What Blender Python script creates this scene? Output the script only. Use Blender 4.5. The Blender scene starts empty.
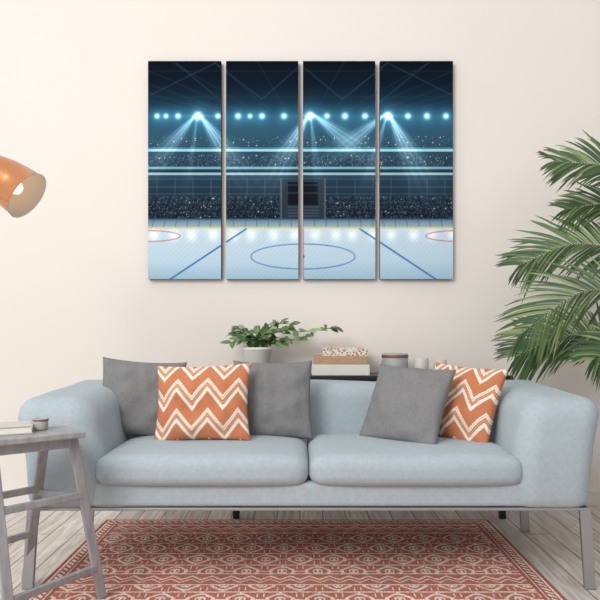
import bpy, bmesh, math, random
import numpy as np
from mathutils import Vector, Matrix, noise
random.seed(4); np.random.seed(4)
scene = bpy.context.scene
scene.view_settings.view_transform = 'Standard'

# ------------------------------------------------------------ helpers
def lin(c):
    return tuple(((v/255)/12.92 if v/255 <= .04045 else ((v/255+.055)/1.055)**2.4) for v in c)
def lin_np(a):
    a = np.clip(a/255.0, 0, 1)
    return np.where(a <= .04045, a/12.92, ((a+.055)/1.055)**2.4)

def mat(name, rgb, rough=.6, metal=0., var=0., vscale=8., bump=0., bscale=200., stretch=(1,1,1), sheen=0., spec=.5):
    m = bpy.data.materials.new(name); m.use_nodes = True
    nt = m.node_tree; b = nt.nodes['Principled BSDF']
    b.inputs['Base Color'].default_value = (*lin(rgb), 1)
    b.inputs['Roughness'].default_value = rough
    b.inputs['Metallic'].default_value = metal
    b.inputs['Specular IOR Level'].default_value = spec
    if sheen: b.inputs['Sheen Weight'].default_value = sheen
    tc = nt.nodes.new('ShaderNodeTexCoord'); mp = nt.nodes.new('ShaderNodeMapping')
    mp.inputs['Scale'].default_value = stretch
    nt.links.new(tc.outputs['Object'], mp.inputs['Vector'])
    if var:
        n = nt.nodes.new('ShaderNodeTexNoise'); n.inputs['Scale'].default_value = vscale; n.inputs['Detail'].default_value = 5
        nt.links.new(mp.outputs[0], n.inputs['Vector'])
        r = nt.nodes.new('ShaderNodeValToRGB')
        l = lin(rgb)
        r.color_ramp.elements[0].position = .3; r.color_ramp.elements[1].position = .7
        r.color_ramp.elements[0].color = (*[max(0, v*(1-var)) for v in l], 1)
        r.color_ramp.elements[1].color = (*[min(1, v*(1+var)) for v in l], 1)
        nt.links.new(n.outputs['Fac'], r.inputs['Fac']); nt.links.new(r.outputs['Color'], b.inputs['Base Color'])
    if bump:
        n2 = nt.nodes.new('ShaderNodeTexNoise'); n2.inputs['Scale'].default_value = bscale; n2.inputs['Detail'].default_value = 3
        nt.links.new(mp.outputs[0], n2.inputs['Vector'])
        bp = nt.nodes.new('ShaderNodeBump'); bp.inputs['Strength'].default_value = bump; bp.inputs['Distance'].default_value = .002
        nt.links.new(n2.outputs['Fac'], bp.inputs['Height']); nt.links.new(bp.outputs[0], b.inputs['Normal'])
    return m

def attr_mat(name, rough=.8, bump=.3, bscale=300, spec=.3):
    m = mat(name, (200,200,200), rough, bump=bump, bscale=bscale, spec=spec)
    nt = m.node_tree; a = nt.nodes.new('ShaderNodeAttribute'); a.attribute_name = 'Col'
    nt.links.new(a.outputs['Color'], nt.nodes['Principled BSDF'].inputs['Base Color'])
    return m

def new_obj(name, me, parent=None):
    o = bpy.data.objects.new(name, me); scene.collection.objects.link(o)
    if parent: o.parent = parent
    return o
def empty(name, loc=(0,0,0)):
    o = bpy.data.objects.new(name, None); o.location = loc; o.empty_display_size = .1
    scene.collection.objects.link(o); return o
def from_py(name, vs, fs, m=None, smooth=True, parent=None):
    me = bpy.data.meshes.new(name); me.from_pydata([tuple(v) for v in vs], [], fs); me.update()
    if smooth: me.polygons.foreach_set('use_smooth', [True]*len(me.polygons))
    if m: me.materials.append(m)
    return new_obj(name, me, parent)
def bm_obj(name, bm, m=None, smooth=True, parent=None):
    me = bpy.data.meshes.new(name); bm.normal_update(); bm.to_mesh(me); bm.free()
    if smooth: me.polygons.foreach_set('use_smooth', [True]*len(me.polygons))
    if m: me.materials.append(m)
    return new_obj(name, me, parent)

def soft_box(name, c, h, r, m, parent=None, n=22, deform=None):
    bm = bmesh.new(); bmesh.ops.create_cube(bm, size=2)
    bmesh.ops.subdivide_edges(bm, edges=bm.edges[:], cuts=n, use_grid_fill=True)
    for v in bm.verts:
        p = [.45*t + .55*math.sin(t*math.pi/2) for t in v.co]
        p = Vector((p[0]*h[0], p[1]*h[1], p[2]*h[2]))
        q = Vector([max(-(h[i]-r), min(h[i]-r, p[i])) for i in range(3)])
        d = p-q
        if d.length > 1e-9: p = q + d.normalized()*r
        if deform: p = deform(p)
        v.co = p + Vector(c)
    return bm_obj(name, bm, m, True, parent)

def bevel_box(name, c, s, m, parent=None, bev=.004, rot=None, segs=3):
    bm = bmesh.new(); bmesh.ops.create_cube(bm, size=1)
    for v in bm.verts: v.co = Vector((v.co.x*s[0], v.co.y*s[1], v.co.z*s[2]))
    bmesh.ops.bevel(bm, geom=bm.edges[:], offset=bev, segments=segs, affect='EDGES', profile=.5)
    for v in bm.verts:
        if rot: v.co = rot @ v.co
        v.co += Vector(c)
    return bm_obj(name, bm, m, False, parent)

def bar(name, a, b, w, t, m, parent=None, side=Vector((1,0,0)), bev=.004):
    a = Vector(a); b = Vector(b); z = (b-a); L = z.length; z.normalize()
    x = (side - z*side.dot(z)).normalized(); y = z.cross(x)
    R = Matrix((x, y, z)).transposed()
    return bevel_box(name, (a+b)/2, (w, t, L), m, parent, bev, R)

def lathe(name, prof, m, parent=None, c=(0,0,0), rot=None, n=48):
    vs, fs = [], []
    for (r, z) in prof:
        for i in range(n):
            a = 2*math.pi*i/n; v = Vector((r*math.cos(a), r*math.sin(a), z))
            if rot: v = rot @ v
            vs.append(v+Vector(c))
    for j in range(len(prof)-1):
        for i in range(n):
            fs.append((j*n+i, j*n+(i+1)%n, (j+1)*n+(i+1)%n, (j+1)*n+i))
    return from_py(name, vs, fs, m, True, parent)

def tube_geo(pts, rads, n=8):
    vs, fs = [], []
    for i, p in enumerate(pts):
        t = (pts[min(i+1, len(pts)-1)]-pts[max(i-1, 0)]).normalized()
        a = t.cross(Vector((0.13, 1, .07))).normalized(); b = t.cross(a)
        for k in range(n):
            an = 2*math.pi*k/n
            vs.append(p + (a*math.cos(an)+b*math.sin(an))*rads[i])
    for i in range(len(pts)-1):
        for k in range(n):
            fs.append((i*n+k, i*n+(k+1)%n, (i+1)*n+(k+1)%n, (i+1)*n+k))
    return vs, fs
def spline(P, n):
    P = [Vector(p) for p in P]; Q = [2*P[0]-P[1]]+P+[2*P[-1]-P[-2]]; out = []
    for i in range(n+1):
        s = i/n*(len(P)-1); k = min(int(s), len(P)-2); t = s-k
        a, b, c, d = Q[k:k+4]
        out.append(.5*((2*b)+(c-a)*t+(2*a-5*b+4*c-d)*t*t+(3*b-a-3*c+d)*t**3))
    return out

WALL_Y = 3.95
# ------------------------------------------------------------ room
m_wall = mat('wall_paint', (238,230,222), .9, var=.012, vscale=1.5, bump=.08, bscale=150, spec=.2)
bevel_box('wall_back', (0, WALL_Y+.05, 1.5), (8, .1, 3.0), m_wall, bev=.001)
m_base = mat('baseboard_paint', (232,226,220), .5)
bevel_box('baseboard_back', (0, WALL_Y-.008, .045), (8, .016, .09), m_base, bev=.003)

m_floor = bpy.data.materials.new('whitewashed_planks'); m_floor.use_nodes = True
nt = m_floor.node_tree; B = nt.nodes['Principled BSDF']
tc = nt.nodes.new('ShaderNodeTexCoord'); mp = nt.nodes.new('ShaderNodeMapping')
mp.inputs['Rotation'].default_value = (0,0,math.pi/2)
nt.links.new(tc.outputs['Object'], mp.inputs['Vector'])
br = nt.nodes.new('ShaderNodeTexBrick'); br.offset = .37; br.offset_frequency = 2
br.inputs['Scale'].default_value = 1; br.inputs['Brick Width'].default_value = 1.7; br.inputs['Row Height'].default_value = .125
br.inputs['Mortar Size'].default_value = .003; br.inputs['Mortar Smooth'].default_value = .2; br.inputs['Bias'].default_value = 0
br.inputs['Color1'].default_value = (*lin((236,229,223)),1); br.inputs['Color2'].default_value = (*lin((210,201,194)),1)
br.inputs['Mortar'].default_value = (*lin((120,110,103)),1)
nt.links.new(mp.outputs[0], br.inputs['Vector'])
mp2 = nt.nodes.new('ShaderNodeMapping'); mp2.inputs['Scale'].default_value = (22,1.6,1)
nt.links.new(tc.outputs['Object'], mp2.inputs['Vector'])
nz = nt.nodes.new('ShaderNodeTexNoise'); nz.inputs['Scale'].default_value = 2.2; nz.inputs['Detail'].default_value = 8; nz.inputs['Distortion'].default_value = .8
nt.links.new(mp2.outputs[0], nz.inputs['Vector'])
rp = nt.nodes.new('ShaderNodeValToRGB'); rp.color_ramp.elements[0].position = .32; rp.color_ramp.elements[1].position = .62
rp.color_ramp.elements[0].color = (*lin((186,177,170)),1); rp.color_ramp.elements[1].color = (1,1,1,1)
nt.links.new(nz.outputs['Fac'], rp.inputs['Fac'])
mx = nt.nodes.new('ShaderNodeMix'); mx.data_type = 'RGBA'; mx.blend_type = 'MULTIPLY'; mx.inputs['Factor'].default_value = .75
nt.links.new(br.outputs['Color'], mx.inputs['A']); nt.links.new(rp.outputs['Color'], mx.inputs['B'])
nt.links.new(mx.outputs['Result'], B.inputs['Base Color']); B.inputs['Roughness'].default_value = .5
bp = nt.nodes.new('ShaderNodeBump'); bp.inputs['Strength'].default_value = .4; bp.inputs['Distance'].default_value = .002; bp.invert = True
nt.links.new(br.outputs['Fac'], bp.inputs['Height']); nt.links.new(bp.outputs[0], B.inputs['Normal'])
bevel_box('floor', (0, 1.2, -.05), (8, 5.6, .1), m_floor, bev=.001)

# ------------------------------------------------------------ rug (woven colour per cell)
def rug():
    x0, x1, y0, y1 = -1.03, 1.0, 1.75, 3.62
    s = .005; nx = int((x1-x0)/s); ny = int((y1-y0)/s)
    xs = np.linspace(x0, x1, nx+1); ys = np.linspace(y0, y1, ny+1)
    X, Y = np.meshgrid(xs, ys)
    Z = .010 + .0012*np.random.rand(*X.shape)
    co = np.stack([X, Y, Z], -1).reshape(-1, 3)
    me = bpy.data.meshes.new('area_rug')
    i = np.arange(nx*ny); r = i//nx; c = i % nx; a = r*(nx+1)+c
    faces = np.stack([a, a+1, a+nx+2, a+nx+1], -1)
    me.from_pydata(co.tolist(), [], faces.tolist())
    me.update()
    cx = (xs[:-1]+xs[1:])/2; cy = (ys[:-1]+ys[1:])/2
    CX, CY = np.meshgrid(cx, cy)
    dx = np.minimum(CX-x0, x1-CX); dy = np.minimum(CY-y0, y1-CY); de = np.minimum(dx, dy)
    w = .0062
    pw, ph = .150, .150
    q = (y1-CY)
    row = np.floor((q-.10)/ph); u = (CX/pw + .5*(row % 2)) % 1.0 - .5; v = ((q-.10)/ph) % 1.0 - .5
    ux = np.abs(u)*pw; vy = np.abs(v)*ph
    octo = np.maximum(np.maximum(ux, vy*.9), (ux+vy)*.76)
    L = np.abs(octo-.048) < w
    L |= (np.abs(octo-.023) < w) & (ux < .020)
    L |= (vy < w) & (ux > .048)
    L |= (ux < w) & (vy > .050)
    L |= (ux < w) & (vy < .023)
    L |= (np.abs(vy-.075) < w*.7)
    L |= (np.abs(ux-.063) < w*.7) & (vy > .024) & (vy < .058)
    bz = q % .70 - .10
    band = (bz > 0) & (bz < .13)
    zz = np.abs(((CX/.080) % 1.0)-.5)*2*.042
    Lz = (np.abs(bz-.028-zz) < w*1.2) | (np.abs(bz-.060-zz) < w*.8) | (bz < .009) | (np.abs(bz-.124) < .006)
    L = np.where(band, Lz, L)
    beige = np.array([226,208,194.]); red = np.array([180,112,98.]); dred = np.array([164,98,88.])
    col = np.where(L[..., None], beige, red)
    bd = (de < .085)
    st = (de > .064) & (de < .072) | (de > .016) & (de < .024)
    dash = (((CX+CY)/.036) % 1 < .5) & (de > .032) & (de < .056)
    col = np.where(bd[..., None], np.where((st | dash)[..., None], beige, dred), col)
    nzs = 1+.22*(np.random.rand(*CX.shape)-.5)
    low = 1+.05*np.sin(CX*9+1)*np.sin(CY*7)
    col = col*(nzs*low)[..., None]
    lc = lin_np(col).reshape(-1, 3)
    ca = me.color_attributes.new('Col', 'FLOAT_COLOR', 'CORNER')
    arr = np.ones((nx*ny, 4, 4), dtype=np.float32); arr[:, :, :3] = lc[:, None, :]
    ca.data.foreach_set('color', arr.ravel())
    me.materials.append(attr_mat('rug_weave', .95, .5, 250, .1))
    o = new_obj('area_rug', me)
    bevel_box('rug_backing', ((x0+x1)/2, (y0+y1)/2, .0052), (x1-x0, y1-y0, .0096), mat('rug_edge', (150,88,80), .95), o, bev=.002)
rug()

# ------------------------------------------------------------ canvas wall art
def art(X, Y):
    """arena picture; X 148..453, Y 62..280 picture units"""
    stops = [(62,(12,19,29)),(85,(15,28,42)),(103,(22,48,66)),(118,(34,76,98)),(130,(34,68,88)),(149,(30,54,70)),(170,(30,52,68)),(180,(38,60,76)),(195,(34,52,66)),(219,(22,32,44)),
             (220.5,(92,122,142)),(224,(128,156,172)),(228,(150,178,190)),(230,(206,222,230)),(240,(196,216,228)),(262,(188,213,228)),(280,(160,192,212))]
    ys = [s[0] for s in stops]
    C = np.stack([np.interp(Y, ys, [s[1][k] for s in stops]) for k in range(3)], -1)
    up = (Y < 220)
    def add(mask, col, a=1.0):
        nonlocal C
        mk = np.clip(mask*a, 0, 1)[..., None]; C = C*(1-mk)+np.array(col, float)*mk
    def line(x1, y1, x2, y2, w, col, a):
        dx, dy = x2-x1, y2-y1; L = math.hypot(dx, dy)
        t = np.clip(((X-x1)*dx+(Y-y1)*dy)/L/L, 0, 1)
        d = np.hypot(X-(x1+t*dx), Y-(y1+t*dy)); add(np.clip(w-d+.5, 0, 1), col, a)
    for k in range(-7, 8):
        line(301+k*15, 112, 301+k*46, 58, .5, (52,76,94), .28)
    for (xa, ya, xb, yb) in ((150,96,215,64),(215,64,262,100),(262,100,301,66),(301,66,342,100),(342,100,388,64),(388,64,452,96),(176,64,226,106),(428,64,376,106)):
        line(xa, ya, xb, yb, .7, (56,82,102), .4)
    for y in (72, 98): line(148, y, 453, y, .5, (46,70,88), .3)
    rng = np.random.RandomState(7); G = rng.rand(240, 330, 1); H = rng.rand(240, 330); T = rng.rand(240, 330, 3)
    ix = np.clip(((X-146)*1.0).astype(int), 0, 329); iy = np.clip(((Y-60)*1.0).astype(int), 0, 239)
    h = H[iy, ix]; g = G[iy, ix]*.8+T[iy, ix]*.2
    for (a, b, dens, br) in ((137,148.5,.22,.34),(156,167.5,.35,.55),(197,219,.5,.55)):
        mk = (Y > a) & (Y < b)
        C = np.where((mk & (h < dens))[..., None], C*.7+g*np.array([112,128,142])*br, C)
        C = np.where((mk & (h > .99))[..., None], np.array([165,165,165.]), C)
    for y in (201, 206, 211, 216): line(148, y, 453, y, .5, (16,24,34), .5)
    for y in (180, 188, 195): line(148, y, 453, y, .4, (100,140,160), .4)
    for k in range(-9, 10): line(301+k*18, 178, 301+k*18, 197, .5, (90,125,142), .35)
    for k in range(-12, 13): line(301+k*13, 198, 301+k*14, 219, .5, (14,20,30), .7)
    for (a, b, col) in ((148.5,150,(60,104,124)),(150,152.4,(150,200,212)),(152.4,155.5,(34,58,72)),(168,170,(116,168,184)),(170,173.6,(32,52,66)),(173.6,176.2,(154,192,204)),(176.2,178.4,(46,68,82))):
        add(((Y >= a) & (Y < b))*1., col, .95)
    add(((np.abs(X-303) < 22) & (Y > 180) & (Y < 219))*1., (44,56,66), .9)
    add(((np.abs(X-303) < 15) & (Y > 183) & (Y < 206))*1., (18,24,31), .95)
    for y in (186, 194, 208, 211, 214, 217): line(288, y, 318, y, .5, (100,118,130), .45)
    line(281, 180, 281, 219, .7, (130,145,155), .5); line(325, 180, 325, 219, .7, (130,145,155), .5)
    def glow(lx, ly, s, a, col=(190,225,240)):
        nonlocal C
        d2 = (X-lx)**2+(Y-ly)**2
        C = C+np.array(col, float)*(a*np.exp(-d2/(2*s*s)))[..., None]*up[..., None]
    for lx, beams in ((198,((-.70,.15,.8),(-.15,.06,.35),(.62,.18,1.))),(310,((-.52,.18,1.),(.12,.07,.45),(.92,.17,.9))),(388,((-.90,.15,.8),(-.30,.08,.5),(.48,.19,1.1)))):
        dx, dy = X-lx, Y-113; ang = np.arctan2(dx, np.maximum(dy, .01)); d = np.hypot(dx, dy)
        I = 0
        for a0, s0, w0 in beams:
            q = np.abs(ang-a0)/s0; I = I+w0*(1/(1+np.exp((q-1)*4)))*(1-.2*np.sin(ang*60))
        I = I*np.exp(-d/62)*(dy > 0)*np.clip(1.25-d/85, 0, 1)
        C = C+np.array([138,162,172.])*(I*1.08)[..., None]*up[..., None]
    C = C+np.array([26,40,46.])*(np.exp(-((Y-140)/26)**2))[..., None]*up[..., None]*.6
    for lx, big in ((157,.1),(166,0),(178,.2),(198,1),(218,.2),(238,.3),(250,0),(262,.3),(284,.3),(310,1),(327,.2),(345,.4),(365,.3),(388,1),(408,.3),(427,.4),(446,.3)):
        glow(lx, 117, 1.5+1.2*big, .98+.3*big); glow(lx, 117, 5+3.5*big, .26+.13*big, (80,135,155))
        if big == 1:
            C = C+np.array([110,165,185.])*(np.exp(-np.abs(Y-117)/.8)*np.exp(-np.abs(X-lx)/8))[..., None]*.6
    ice = (Y > 229.5)
    add(((Y > 219.5) & (Y < 221))*1., (60,90,120)); add(((Y > 227.6) & (Y < 228.8))*1., (226,206,96), .9)
    for k in range(-14, 15):
        line(303+k*11.5, 221, 303+k*11.6, 227.5, .4, (60,90,110), .6)
    rngp = rng.rand(24, 3)
    for i in range(16):
        gx = 150+i*20+rngp[i, 0]*6
        C = C+np.array([44,40,36.])*(np.exp(-((X-gx)/5)**2-((Y-236)/6)**2))[..., None]*ice[..., None]
        add(np.exp(-((X-gx)/2)**2-((Y-232)/1.2)**2)*ice, (214,236,150), .5)
    sc = np.sin(X*.9+Y*2.3)*np.sin(X*.31-Y*1.1)+np.sin(X*2.1-Y*.7)*.5
    C = C+(sc*5)[..., None]*ice[..., None]
    blue = (40,95,165); redc = (205,80,85)
    def eln(cx, cy, rx, ry, w, col, a=.9):
        q = np.sqrt(((X-cx)/rx)**2+((Y-cy)/ry)**2); gx = np.sqrt(((X-cx)/rx**2)**2+((Y-cy)/ry**2)**2)+1e-6
        d = np.abs(q-1)*q/gx; add(np.clip(w-d+.4, 0, 1)*ice, col, a)
    eln(303, 257.5, 52, 12.5, .5, blue)
    eln(146, 237, 34, 5.5, .5, redc); eln(460, 237, 34, 5.5, .5, redc)
    line(303, 229.6, 303, 280, .8, (196,90,100), .8)
    line(246, 230, 169, 281, .7, blue, .95); line(360, 230, 437, 281, .7, blue, .95)
    line(303, 257.5, 303.1, 257.6, 1.5, blue, .9)
    return C

def wall_art():
    root = empty('canvas_wall_art', (0, WALL_Y, 1.0))
    k = .00575
    m_print = attr_mat('printed_canvas', .95, .1, 500, .05)
    m_side = mat('canvas_edge', (24,34,44), .8)
    zc = lambda py: 1.02+(331-py)*k - 1.0
    for i, (a, b) in enumerate(((148,221),(226,298.3),(303,375.3),(380,453))):
        nx = int((b-a)*1.7); ny = int(218*1.7)
        xs = np.linspace(a, b, nx+1); ys = np.linspace(280, 62, ny+1)
        X, Y = np.meshgrid(xs, ys)
        co = np.stack([(X-300)*k, np.full_like(X, -.0395), (1.02-1.0)+(331-Y)*k], -1).reshape(-1, 3)
        j = np.arange(nx*ny); r = j//nx; c = j % nx; q = r*(nx+1)+c
        F = np.stack([q, q+1, q+nx+2, q+nx+1], -1)
        me = bpy.data.meshes.new('print'); me.from_pydata(co.tolist(), [], F.tolist()); me.update()
        C = lin_np(art(X, Y)).reshape(-1, 3); C4 = np.ones((len(C), 4), dtype=np.float32); C4[:, :3] = C
        ca = me.color_attributes.new('Col', 'FLOAT_COLOR', 'POINT'); ca.data.foreach_set('color', C4.ravel())
        me.materials.append(m_print)
        new_obj('panel_%d_print' % (i+1), me, root)
        bevel_box('panel_%d_frame' % (i+1), ((a+b)/2*k-300*k, -.0202, zc(171)), ((b-a)*k, .038, 218*k), m_side, root, bev=.001)
wall_art()

# ------------------------------------------------------------ sofa
def sofa():
    root = empty('sofa', (.035, 3.08, 0))
    F = mat('blue_upholstery', (169,181,186), .88, var=.06, vscale=60, bump=.4, bscale=420, sheen=.08, spec=.15)
    M = mat('brushed_steel', (170,170,172), .35, .8)
    soft_box('base', (0, 0, .372), (.90, .41, .050), .020, F, root, 16)
    def armdef(sgn):
        def f(p):
            p = p.copy()
            p.z = max(p.z, -.195)
            t = (p.z+.195)/.435
            fl = .038*max(0, t)**1.5
            yy = (p.y+.425)/.85
            p.x += sgn*(fl-.022*(1-t))
            if t > .5: p.z += .022*(yy-.35)*(t-.5)*2
            p.y -= .018*math.sin(max(0, min(1, t))*math.pi)*(1 if p.y < 0 else 0)
            p.x += .012*math.sin(p.y*5)*math.sin(t*3)*sgn
            p.x += .007*noise.noise(Vector((p.y*6, p.z*7, sgn*3)))
            return p
        return f
    soft_box('arm_left', (-.985, 0, .518), (.158, .425, .240), .090, F, root, 30, armdef(-1))
    soft_box('arm_right', (.985, 0, .518), (.158, .425, .240), .090, F, root, 30, armdef(1))
    def backdef(p):
        p = p.copy(); t = (p.z+.215)/.43
        p.y += .06*t - .012*math.cos(p.x*3.4)*t
        p.z += .006*math.cos(p.x*7)*t
        return p
    soft_box('backrest', (0, .28, .548), (.90, .115, .215), .075, F, root, 28, backdef)
    for i, sx in enumerate((-1, 1)):
        def cd(p, sx=sx):
            p = p.copy(); u = p.x/.425; v = p.y/.33
            dome = max(0, 1-u**4)*max(0, 1-abs(v)**3)
            if p.z > 0: p.z += .020*dome + .008*noise.noise(Vector((p.x*5+sx*7, p.y*5, 0)))
            if p.y < 0: p.y -= .022*max(0, 1-u**4)
            if abs(u) > .9: p.z *= .96
            return p
        soft_box('seat_cushion_%d' % (i+1), (sx*.424, -.105, .464), (.4235, .325, .058), .048, F, root, 30, cd)
    bevel_box('frame_front', (0, -.40, .316), (2.20, .025, .012), M, root, .003)
    bevel_box('frame_back', (0, .36, .316), (2.20, .025, .012), M, root, .003)
    for sx in (-1, 1):
        bevel_box('frame_side', (sx*1.085, -.02, .316), (.04, .78, .012), M, root, .003)
        for yy in (-.405, .36):
            bar('leg', (sx*1.105, yy, .001), (sx*1.085, yy, .311), .044, .018, M, root, Vector((1,0,0)), .003)
sofa()

# ------------------------------------------------------------ pillows
def pillow(name, loc, w, h, T, rot, m, chevron=False, seed=0):
    n = 150 if chevron else 50
    t = np.linspace(-1, 1, n+1); t = .75*t+.25*np.sin(t*math.pi/2)
    vs = []; idx = {}; fs = []; cols = []
    def P(u, v, s):
        x = w/2*u*(1-.075*(1-v*v)*abs(u)**1.5); z = h/2*v*(1-.075*(1-u*u)*abs(v)**1.5)
        th = T/2*(max(0, (1-u*u)*(1-v*v)))**.42
        nz = noise.noise(Vector((u*1.7+seed*3.1, v*1.7, s*2+seed)))*.020 + noise.noise(Vector((u*4+seed, v*3, s*5)))*.009
        cr = math.exp(-((abs(u)+abs(v)-1.55)/.2)**2)*.008
        fade = (1-abs(u)**6)*(1-abs(v)**6)
        return Vector((x, s*(th+(nz-cr)*fade), z))
    for s in (-1, 1):
        for j in range(n+1):
            for i in range(n+1):
                if s == 1 and (i in (0, n) or j in (0, n)): idx[(s,i,j)] = idx[(-1,i,j)]; continue
                idx[(s,i,j)] = len(vs); vs.append(P(t[i], t[j], s)); cols.append((t[i]*w/2, t[j]*h/2))
        for j in range(n):
            for i in range(n):
                q = [idx[(s,i,j)], idx[(s,i+1,j)], idx[(s,i+1,j+1)], idx[(s,i,j+1)]]
                fs.append(q if s == -1 else q[::-1])
    o = from_py(name, vs, fs, m)
    if chevron:
        c = np.array(cols); u = c[:, 0]; v = c[:, 1]
        wl = .138; tri = np.abs(((u/wl+.25) % 1)-.5)*2*.085
        s = ((v+tri)/.135+.1) % 1
        org = np.array([194,122,86.]); crm = np.array([232,222,208.]); tan = np.array([214,164,128.])
        C = np.tile(org, (len(s), 1))
        C[(s > .38) & (s < .54)] = crm; C[(s > .60) & (s < .64)] = tan; C[(s > .70) & (s < .86)] = crm; C[(s > .765) & (s < .79)] = tan
        C4 = np.ones((len(s), 4), dtype=np.float32); C4[:, :3] = lin_np(C)
        ca = o.data.color_attributes.new('Col', 'FLOAT_COLOR', 'POINT'); ca.data.foreach_set('color', C4.ravel())
    o.location = loc; o.rotation_euler = [math.radians(a) for a in rot]
    return o
m_grey = mat('grey_linen', (128,127,127), .9, var=.08, vscale=90, bump=.4, bscale=400, spec=.15)
m_chev = attr_mat('chevron_fabric', .9, .3, 350, .15)
pillow('throw_pillow', (-.735, 3.15, .702), .39, .37, .13, (-14, 4, 6), m_grey, seed=1)
pillow('chevron_pillow', (-.43, 3.01, .698), .43, .35, .14, (-17, -2, -4), m_chev, True, 2)
pillow('throw_pillow', (-.125, 3.14, .698), .37, .37, .13, (-14, 0, 2), m_grey, seed=3)
pillow('throw_pillow', (.475, 3.03, .688), .38, .38, .14, (-30, 2, -36), m_grey, seed=4)
pillow('chevron_pillow', (.725, 3.08, .688), .38, .37, .13, (-24, 3, -46), m_chev, True, 5)

# ------------------------------------------------------------ console table
def console():
    root = empty('console_table', (.375, 3.78, 0))
    D = mat('dark_lacquer', (38,31,31), .35)
    bevel_box('top', (0, 0, .762), (1.54, .27, .026), D, root)
    bevel_box('apron', (0, 0, .715), (1.44, .22, .06), D, root)
    for sx in (-1, 1):
        for sy in (-1, 1):
            bar('leg', (sx*.70, sy*.095, .69), (sx*.72, sy*.10, 0.0), .035, .03, D, root)
console()

# books
def books():
    root = empty('stacked_books', (.22, 3.76, .7755))
    white = mat('book_cover_white', (222,220,210), .6, var=.03); pages = mat('book_pages', (214,205,190), .8, var=.06, vscale=4, stretch=(1,1,90))
    wood = mat('kraft_cover', (184,148,116), .7, var=.15, vscale=30, stretch=(1,1,4))
    pat = mat('patterned_cover', (204,176,150), .7)
    nt = pat.node_tree; ch = nt.nodes.new('ShaderNodeTexVoronoi'); ch.inputs['Scale'].default_value = 75; tc = nt.nodes.new('ShaderNodeTexCoord')
    nt.links.new(tc.outputs['Object'], ch.inputs['Vector']); r = nt.nodes.new('ShaderNodeValToRGB')
    r.color_ramp.elements[0].position = .35; r.color_ramp.elements[1].position = .5
    r.color_ramp.elements[0].color = (*lin((170,126,94)),1); r.color_ramp.elements[1].color = (*lin((230,220,206)),1)
    nt.links.new(ch.outputs['Distance'], r.inputs['Fac']); nt.links.new(r.outputs[0], nt.nodes['Principled BSDF'].inputs['Base Color'])
    def book(n, x, y, z, w, d, h, cover, ang):
        R = Matrix.Rotation(math.radians(ang), 3, 'Z')
        bevel_box(n+'_pages', (x, y, z+h/2), (w-.01, d-.01, h-.006), pages, root, .001, R)
        bevel_box(n+'_cover_bottom', (x, y, z+.002), (w, d, .004), cover, root, .001, R)
        bevel_box(n+'_cover_top', (x, y, z+h-.002), (w, d, .004), cover, root, .001, R)
        bevel_box(n+'_spine', R @ Vector((0, -d/2+.002, 0))+Vector((x, y, z+h/2)), (w, .005, h), cover, root, .0015, R)
    book('book_1', 0, 0, 0, .31, .20, .058, white, 0)
    book('book_2', .002, 0, .058, .29, .19, .046, wood, -2)
    book('book_3', .02, .005, .104, .245, .18, .044, pat, 3)
books()

def cup(name, x, y, z, r, h, m, m2=None, thick=.006):
    root = empty(name, (x, y, z))
    prof = [(0,0),(r*.86,0),(r*.95,.006),(r,h*.3),(r,h-.002),(r-thick*.5,h),(r-thick,h-.003),(r-thick,h*.35),(r*.8,.012),(0,.010)]
    lathe('body', prof, m, root)
    if m2: lathe('rim', [(r+.0012,h*.80),(r+.0015,h*.81),(r+.0015,h*.93),(r+.0012,h*.94)], m2, root)
    return root
m_gc = mat('grey_ceramic', (168,166,162), .5, var=.1, vscale=25); m_rim = mat('brown_glaze', (120,92,74), .5)
m_wc = mat('white_ceramic', (232,228,222), .35); m_tl = mat('offwhite_ceramic', (204,200,192), .5)
cup('ceramic_mug', .525, 3.76, .7755, .072, .115, m_gc, m_rim)  # grey mug with a brown rim
cup('tealight_holder', .665, 3.74, .7755, .042, .092, m_tl)
cup('tealight_holder', .775, 3.76, .7755, .036, .082, m_tl)

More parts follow.
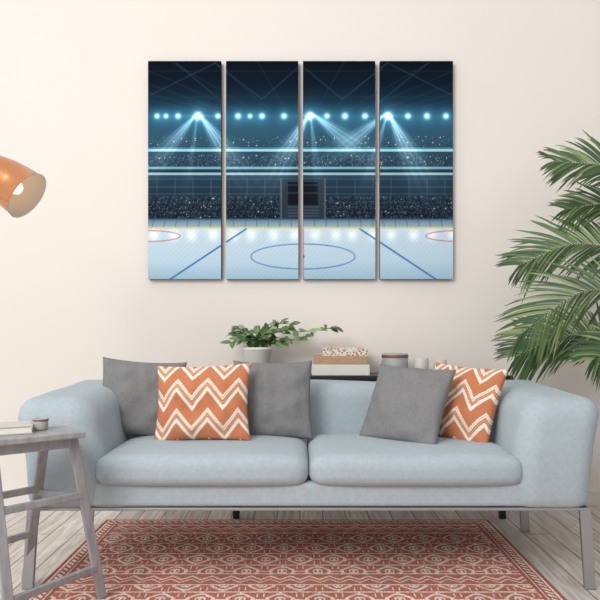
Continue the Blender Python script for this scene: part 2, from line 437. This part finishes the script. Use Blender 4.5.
# ------------------------------------------------------------ potted plant on console
def leaf_geo(base, d, up, L, W, droop=.3):
    d = d.normalized(); s = d.cross(up).normalized(); n = s.cross(d).normalized()
    vs, fs = [], []; K = 6
    for i in range(K+1):
        t = i/K; wd = W*math.sin(math.pi*min(1, t**.72))**.8 if 0 < t < 1 else 0
        c = base+d*L*t - Vector((0,0,1))*droop*L*t*t
        vs += [c-s*wd+n*wd*.25, c, c+s*wd+n*wd*.25]
    for i in range(K):
        a = i*3; fs += [(a,a+1,a+4,a+3),(a+1,a+2,a+5,a+4)]
    return vs, fs
def plant():
    root = empty('potted_plant', (-.235, 3.76, .7755))
    lathe('pot', [(0,0),(.058,0),(.062,.004),(.080,.135),(.084,.138),(.084,.150),(.078,.150),(.072,.125),(0,.122)], m_wc, root)
    lathe('soil', [(0,.128),(.072,.128),(.0725,.125)], mat('soil', (60,45,36), .95), root)
    G = [mat('leaf_green_1', (104,132,80), .45, var=.2, vscale=20), mat('leaf_green_2', (150,172,120), .45, var=.15, vscale=20), mat('leaf_green_3', (66,94,60), .45, var=.2, vscale=20)]
    S = mat('stem_green', (110,124,76), .6)
    rnd = random.Random(11); geo = [([], []) for _ in range(3)]; sv, sf = [], []
    stems = []
    for i in range(26):
        a = rnd.uniform(0, 2*math.pi); L = rnd.uniform(.08, .19); hz = rnd.uniform(.03, .15)
        stems.append(([(0,0,.12),(math.cos(a)*L*.4, math.sin(a)*L*.35, .15+hz*.6),(math.cos(a)*L, math.sin(a)*L*.55, .15+hz*.75)], 6))
    stems += [([(0,0,.12),(.1,-.02,.24),(.24,-.03,.235),(.36,0,.25),(.45,0,.26)], 17), ([(0,0,.12),(.08,.02,.2),(.2,.03,.19),(.31,0,.225)], 12),
              ([(0,0,.12),(.06,0,.27),(.13,.01,.28),(.22,0,.275)], 9), ([(0,0,.12),(-.08,0,.2),(-.15,-.02,.17)], 8), ([(0,0,.12),(-.07,.01,.22),(-.12,0,.24)], 8)]
    for P, nl in stems:
        pts = spline(P, 14); v, f = tube_geo(pts, [.0025]*15, 5); o = len(sv); sv += v; sf += [tuple(q+o for q in t) for t in f]
        for k in range(nl):
            t = (k+1)/nl; i = min(13, max(2, int(t*14))); p = pts[i]; tan = (pts[min(14, i+1)]-pts[i-1]).normalized()
            side = tan.cross(Vector((0,0,1))).normalized()*(1 if k % 2 else -1)
            d = tan*rnd.uniform(.3,1)+side*rnd.uniform(.3,1)+Vector((rnd.uniform(-.5,.5), rnd.uniform(-.4,.2), rnd.uniform(-.3,.6)))
            up = Vector((rnd.uniform(-.4,.4), -rnd.uniform(.3,1.), .6))
            v, f = leaf_geo(p, d, up, rnd.uniform(.045,.072), rnd.uniform(.013,.02), rnd.uniform(0,.4))
            g = geo[rnd.choice((0,0,1,2))]; o = len(g[0]); g[0].extend(v); g[1].extend([tuple(q+o for q in t2) for t2 in f])
    from_py('stems', sv, sf, S, True, root)
    for i, (v, f) in enumerate(geo): from_py('leaves_%d' % (i+1), v, f, G[i], True, root)
plant()

# ------------------------------------------------------------ palm
def palm():
    root = empty('potted_palm', (1.80, 3.36, 0))
    lathe('pot', [(0,0),(.14,0),(.15,.01),(.20,.36),(.21,.365),(.21,.40),(.195,.40),(.185,.35),(0,.345)], mat('palm_pot', (214,208,200), .6), root)
    lathe('soil', [(0,.355),(.186,.355),(.187,.35)], mat('palm_soil', (58,44,36), .95), root)
    G = [mat('palm_leaf_dark', (66,92,58), .5, var=.25, vscale=6), mat('palm_leaf_mid', (92,116,72), .5, var=.2, vscale=6), mat('palm_leaf_light', (132,148,98), .5, var=.2, vscale=6)]
    S = mat('palm_stem', (140,142,92), .5)
    rnd = random.Random(5); geo = [([], []) for _ in range(3)]; sv, sf = [], []
    W = Vector((1.80, 3.36, 0))
    fr = [
        ([(1.80,3.36,.36),(1.86,3.34,1.2),(1.76,3.32,1.62),(1.53,3.3,1.80),(1.22,3.27,1.83)], 62, .22),
        ([(1.80,3.36,.36),(1.90,3.44,1.1),(1.84,3.48,1.48),(1.64,3.5,1.66),(1.36,3.5,1.64)], 58, .20),
        ([(1.80,3.36,.36),(1.84,3.40,1.1),(1.66,3.42,1.38),(1.38,3.42,1.45),(1.09,3.40,1.34)], 55, .23),
        ([(1.78,3.36,.36),(1.80,3.32,.9),(1.62,3.25,1.14),(1.34,3.2,1.20),(1.01,3.16,.99)], 50, .25),
        ([(1.77,3.38,.36),(1.74,3.44,.75),(1.56,3.50,.97),(1.34,3.52,.98),(1.12,3.52,.88)], 55, .22),
        ([(1.80,3.36,.36),(1.76,3.30,.7),(1.64,3.2,.92),(1.50,3.14,.95),(1.32,3.08,.88)], 45, .20),
        ([(1.80,3.36,.36),(1.95,3.3,1.2),(2.05,3.1,1.6),(2.1,2.85,1.6),(2.12,2.6,1.4)], 0, .26),
        ([(1.80,3.36,.36),(2.0,3.4,1.1),(2.25,3.4,1.5),(2.5,3.4,1.5),(2.75,3.35,1.3)], 20, .26),
        ([(1.80,3.36,.36),(2.0,3.3,.8),(2.3,3.1,1.0),(2.5,2.9,.9)], 10, .25),
    ]
    for P, roll, LL in fr:
        pts = spline([Vector(p)-W for p in P], 84)
        v, f = tube_geo(pts, [.007*(1-i/92) for i in range(85)], 6); o = len(sv); sv += v; sf += [tuple(q+o for q in t) for t in f]
        cr = math.radians(roll)
        for i in range(28, 84):
            t = (i-28)/56; p = pts[i]; tan = (pts[i+1]-pts[i-1]).normalized()
            side0 = tan.cross(Vector((0,0,1))).normalized(); nrm = side0.cross(tan).normalized()
            L = LL*(.55+.75*math.sin(math.pi*min(1,t*.8+.12)))*(1 if t < .8 else 1-(t-.8)*1.6)
            for s in (-1, 1):
                sd = side0*math.cos(cr)*s+nrm*math.sin(cr)*s
                d = (sd*(1.05-.4*t)+nrm*.18+tan*(.5+.7*t)+Vector((rnd.uniform(-.09,.09),rnd.uniform(-.1,.1),rnd.uniform(-.09,.09)))).normalized()
                l = L*rnd.uniform(.85,1.1); w = .0060; K = 7; drp = rnd.uniform(.12,.35)
                wv = d.cross(side0 if roll > 30 else nrm); wv = (wv if wv.length > .1 else side0).normalized()
                g = geo[rnd.choice((0,0,0,1,1,2))]; o = len(g[0])
                for k in range(K+1):
                    q = k/K; ww = w*(math.sin(math.pi*(q*.86+.1))**.6 if q < 1 else .05)
                    c = p+d*l*q-Vector((0,0,1))*drp*l*q*q
                    if c.y+W.y > WALL_Y-.03: c.y = WALL_Y-.03-W.y
                    up = nrm*ww*.35
                    g[0].extend([c-wv*ww+up, c, c+wv*ww+up])
                for k in range(K):
                    a = o+k*3; g[1].extend([(a,a+1,a+4,a+3),(a+1,a+2,a+5,a+4)])
    from_py('fronds_stems', sv, sf, S, True, root)
    for i, (v, f) in enumerate(geo): from_py('leaflets_%d' % (i+1), v, f, G[i], True, root)
palm()

# ------------------------------------------------------------ floor lamp
def lamp():
    root = empty('floor_lamp', (-1.62, 2.62, 0))
    Cu = mat('copper_shade', (208,142,98), .24, 1.0); Wi = mat('shade_inner', (232,214,192), .6); Bk = mat('lamp_black', (40,38,38), .4, .3)
    ax = Vector((.80, -.08, -.56)).normalized()
    z = ax; x = z.cross(Vector((0,1,0))).normalized(); y = z.cross(x)
    R = Matrix((x,y,z)).transposed()
    c = Vector((-1.035, 2.58, 1.53))-Vector((-1.62, 2.62, 0))
    lathe('shade', [(.0,-.27),(.026,-.27),(.030,-.265),(.034,-.235),(.050,-.205),(.070,-.165),(.083,-.115),(.090,-.06),(.095,0),(.0975,.003)], Cu, root, c, R)
    lathe('shade_inside', [(.0,-.22),(.047,-.20),(.066,-.163),(.079,-.115),(.086,-.06),(.092,0),(.0975,.003)], Wi, root, c, R)
    bm_ = lathe('bulb', [(.0,-.03),(.018,-.036),(.028,-.055),(.026,-.08),(.014,-.11),(.013,-.18)], Wi, root, c, R)
    e = mat('bulb_glow', (255,244,226), .4); b = e.node_tree.nodes['Principled BSDF']; b.inputs['Emission Color'].default_value = (1,.93,.84,1); b.inputs['Emission Strength'].default_value = 1.2
    bm_.data.materials[0] = e
    back = c-ax*.27
    pts = spline([back, back-ax*.05, Vector((-.04,0,1.75)), Vector((0,0,1.55))], 14)
    v, f = tube_geo(pts, [.009]*15, 10); from_py('arm', v, f, Bk, True, root)
    v, f = tube_geo([Vector((0,0,.02)), Vector((0,0,.8)), Vector((0,0,1.56))], [.011]*3, 12); from_py('pole', v, f, Bk, True, root)
    lathe('base', [(0,0),(.14,0),(.145,.004),(.145,.018),(.13,.024),(0,.026)], Bk, root)
lamp()

# ------------------------------------------------------------ step stool
def stool():
    c = Vector((-.97, 2.36, 0))
    root = empty('step_stool', c)
    W = mat('grey_painted_wood', (150,151,152), .6, var=.18, vscale=14, stretch=(3,3,.6), bump=.25, bscale=40)
    bot = {'A':(-.745,2.565), 'B':(-1.105,2.74), 'C':(-.93,2.20), 'D':(-1.28,2.40)}
    tp = {'A':(-.81,2.42), 'B':(-.925,2.47), 'C':(-1.02,2.25), 'D':(-1.12,2.31)}
    def at(n, t):
        b = Vector((bot[n][0], bot[n][1], 0))-c; a = Vector((tp[n][0], tp[n][1], .640))-c
        return b.lerp(a, t)
    ang = math.atan2(.17, .21); sd = Vector((math.cos(ang), math.sin(ang), 0))
    for n in 'ABCD': bar('leg_'+n.lower(), at(n, .018 if n != 'D' else 0.0), at(n, 1), .034, .020, W, root, sd)
    for i, (p, q, ts) in enumerate((('A','C',(.21,.66)),('B','D',(.36,.66)),('A','B',(.64,)),('C','D',(.45,)))):
        for t in ts: bar('rung_%d_%d' % (i, int(t*100)), at(p,t), at(q,t), .026, .018, W, root, Vector((0,0,1)))
    R = Matrix.Rotation(ang, 3, 'Z')
    bevel_box('top', (0,0,.652), (.38, .22, .022), W, root, .005, R)
    bevel_box('apron', (0,0,.622), (.30, .15, .036), W, root, .003, R)
    r2 = empty('book', (-1.035, 2.36, .6635))
    RB = Matrix.Rotation(.45,3,'Z'); cv = mat('notebook_cover', (196,190,182), .7); pg = mat('notebook_pages', (236,230,220), .8)
    bevel_box('cover_bottom', (0,0,.002), (.19,.14,.004), cv, r2, .001, RB)
    bevel_box('pages', (0,0,.014), (.184,.134,.020), pg, r2, .001, RB)
    bevel_box('cover_top', (0,0,.026), (.19,.14,.004), cv, r2, .001, RB)
    cup('candle_cup', -.925, 2.425, .6635, .026, .042, m_gc, m_rim)
stool()

# ------------------------------------------------------------ light
w = bpy.data.worlds.new('world'); scene.world = w; w.use_nodes = True
nt = w.node_tree; bg = nt.nodes['Background']
tc = nt.nodes.new('ShaderNodeTexCoord'); sp = nt.nodes.new('ShaderNodeSeparateXYZ'); nt.links.new(tc.outputs['Generated'], sp.inputs[0])
ma = nt.nodes.new('ShaderNodeMath'); ma.operation = 'MULTIPLY_ADD'; ma.inputs[1].default_value = -.35; ma.inputs[2].default_value = .5
nt.links.new(sp.outputs['X'], ma.inputs[0])
mb = nt.nodes.new('ShaderNodeMath'); mb.operation = 'MULTIPLY_ADD'; mb.inputs[1].default_value = .30; nt.links.new(sp.outputs['Z'], mb.inputs[0]); nt.links.new(ma.outputs[0], mb.inputs[2])
rp = nt.nodes.new('ShaderNodeValToRGB'); rp.color_ramp.elements[0].color = (.30,.30,.31,1); rp.color_ramp.elements[1].color = (1.0,1.0,1.0,1)
rp.color_ramp.elements[0].position = .25; rp.color_ramp.elements[1].position = .80
nt.links.new(mb.outputs[0], rp.inputs['Fac']); nt.links.new(rp.outputs['Color'], bg.inputs['Color'])
bg.inputs['Strength'].default_value = 1.03
def area(name, loc, target, size, energy, col=(1,1,1)):
    L = bpy.data.lights.new(name, 'AREA'); L.energy = energy; L.size = size; L.color = col
    o = bpy.data.objects.new(name, L); scene.collection.objects.link(o); o.location = loc
    o.rotation_euler = (Vector(target)-Vector(loc)).to_track_quat('-Z', 'Y').to_euler()
area('added_key_light', (-2.0, -.8, 3.2), (.5, 3.3, .9), 1.8, 136, (1,.995,.985))  # added soft area lamp at upper left, simulating light from an unseen window

# ------------------------------------------------------------ camera
cam = bpy.data.cameras.new('camera'); cam.lens = 40.8; cam.sensor_width = 36; cam.shift_y = .05
co = bpy.data.objects.new('camera', cam); scene.collection.objects.link(co)
co.location = (0, 0, 1.02); co.rotation_euler = (math.pi/2, 0, 0)
scene.camera = co
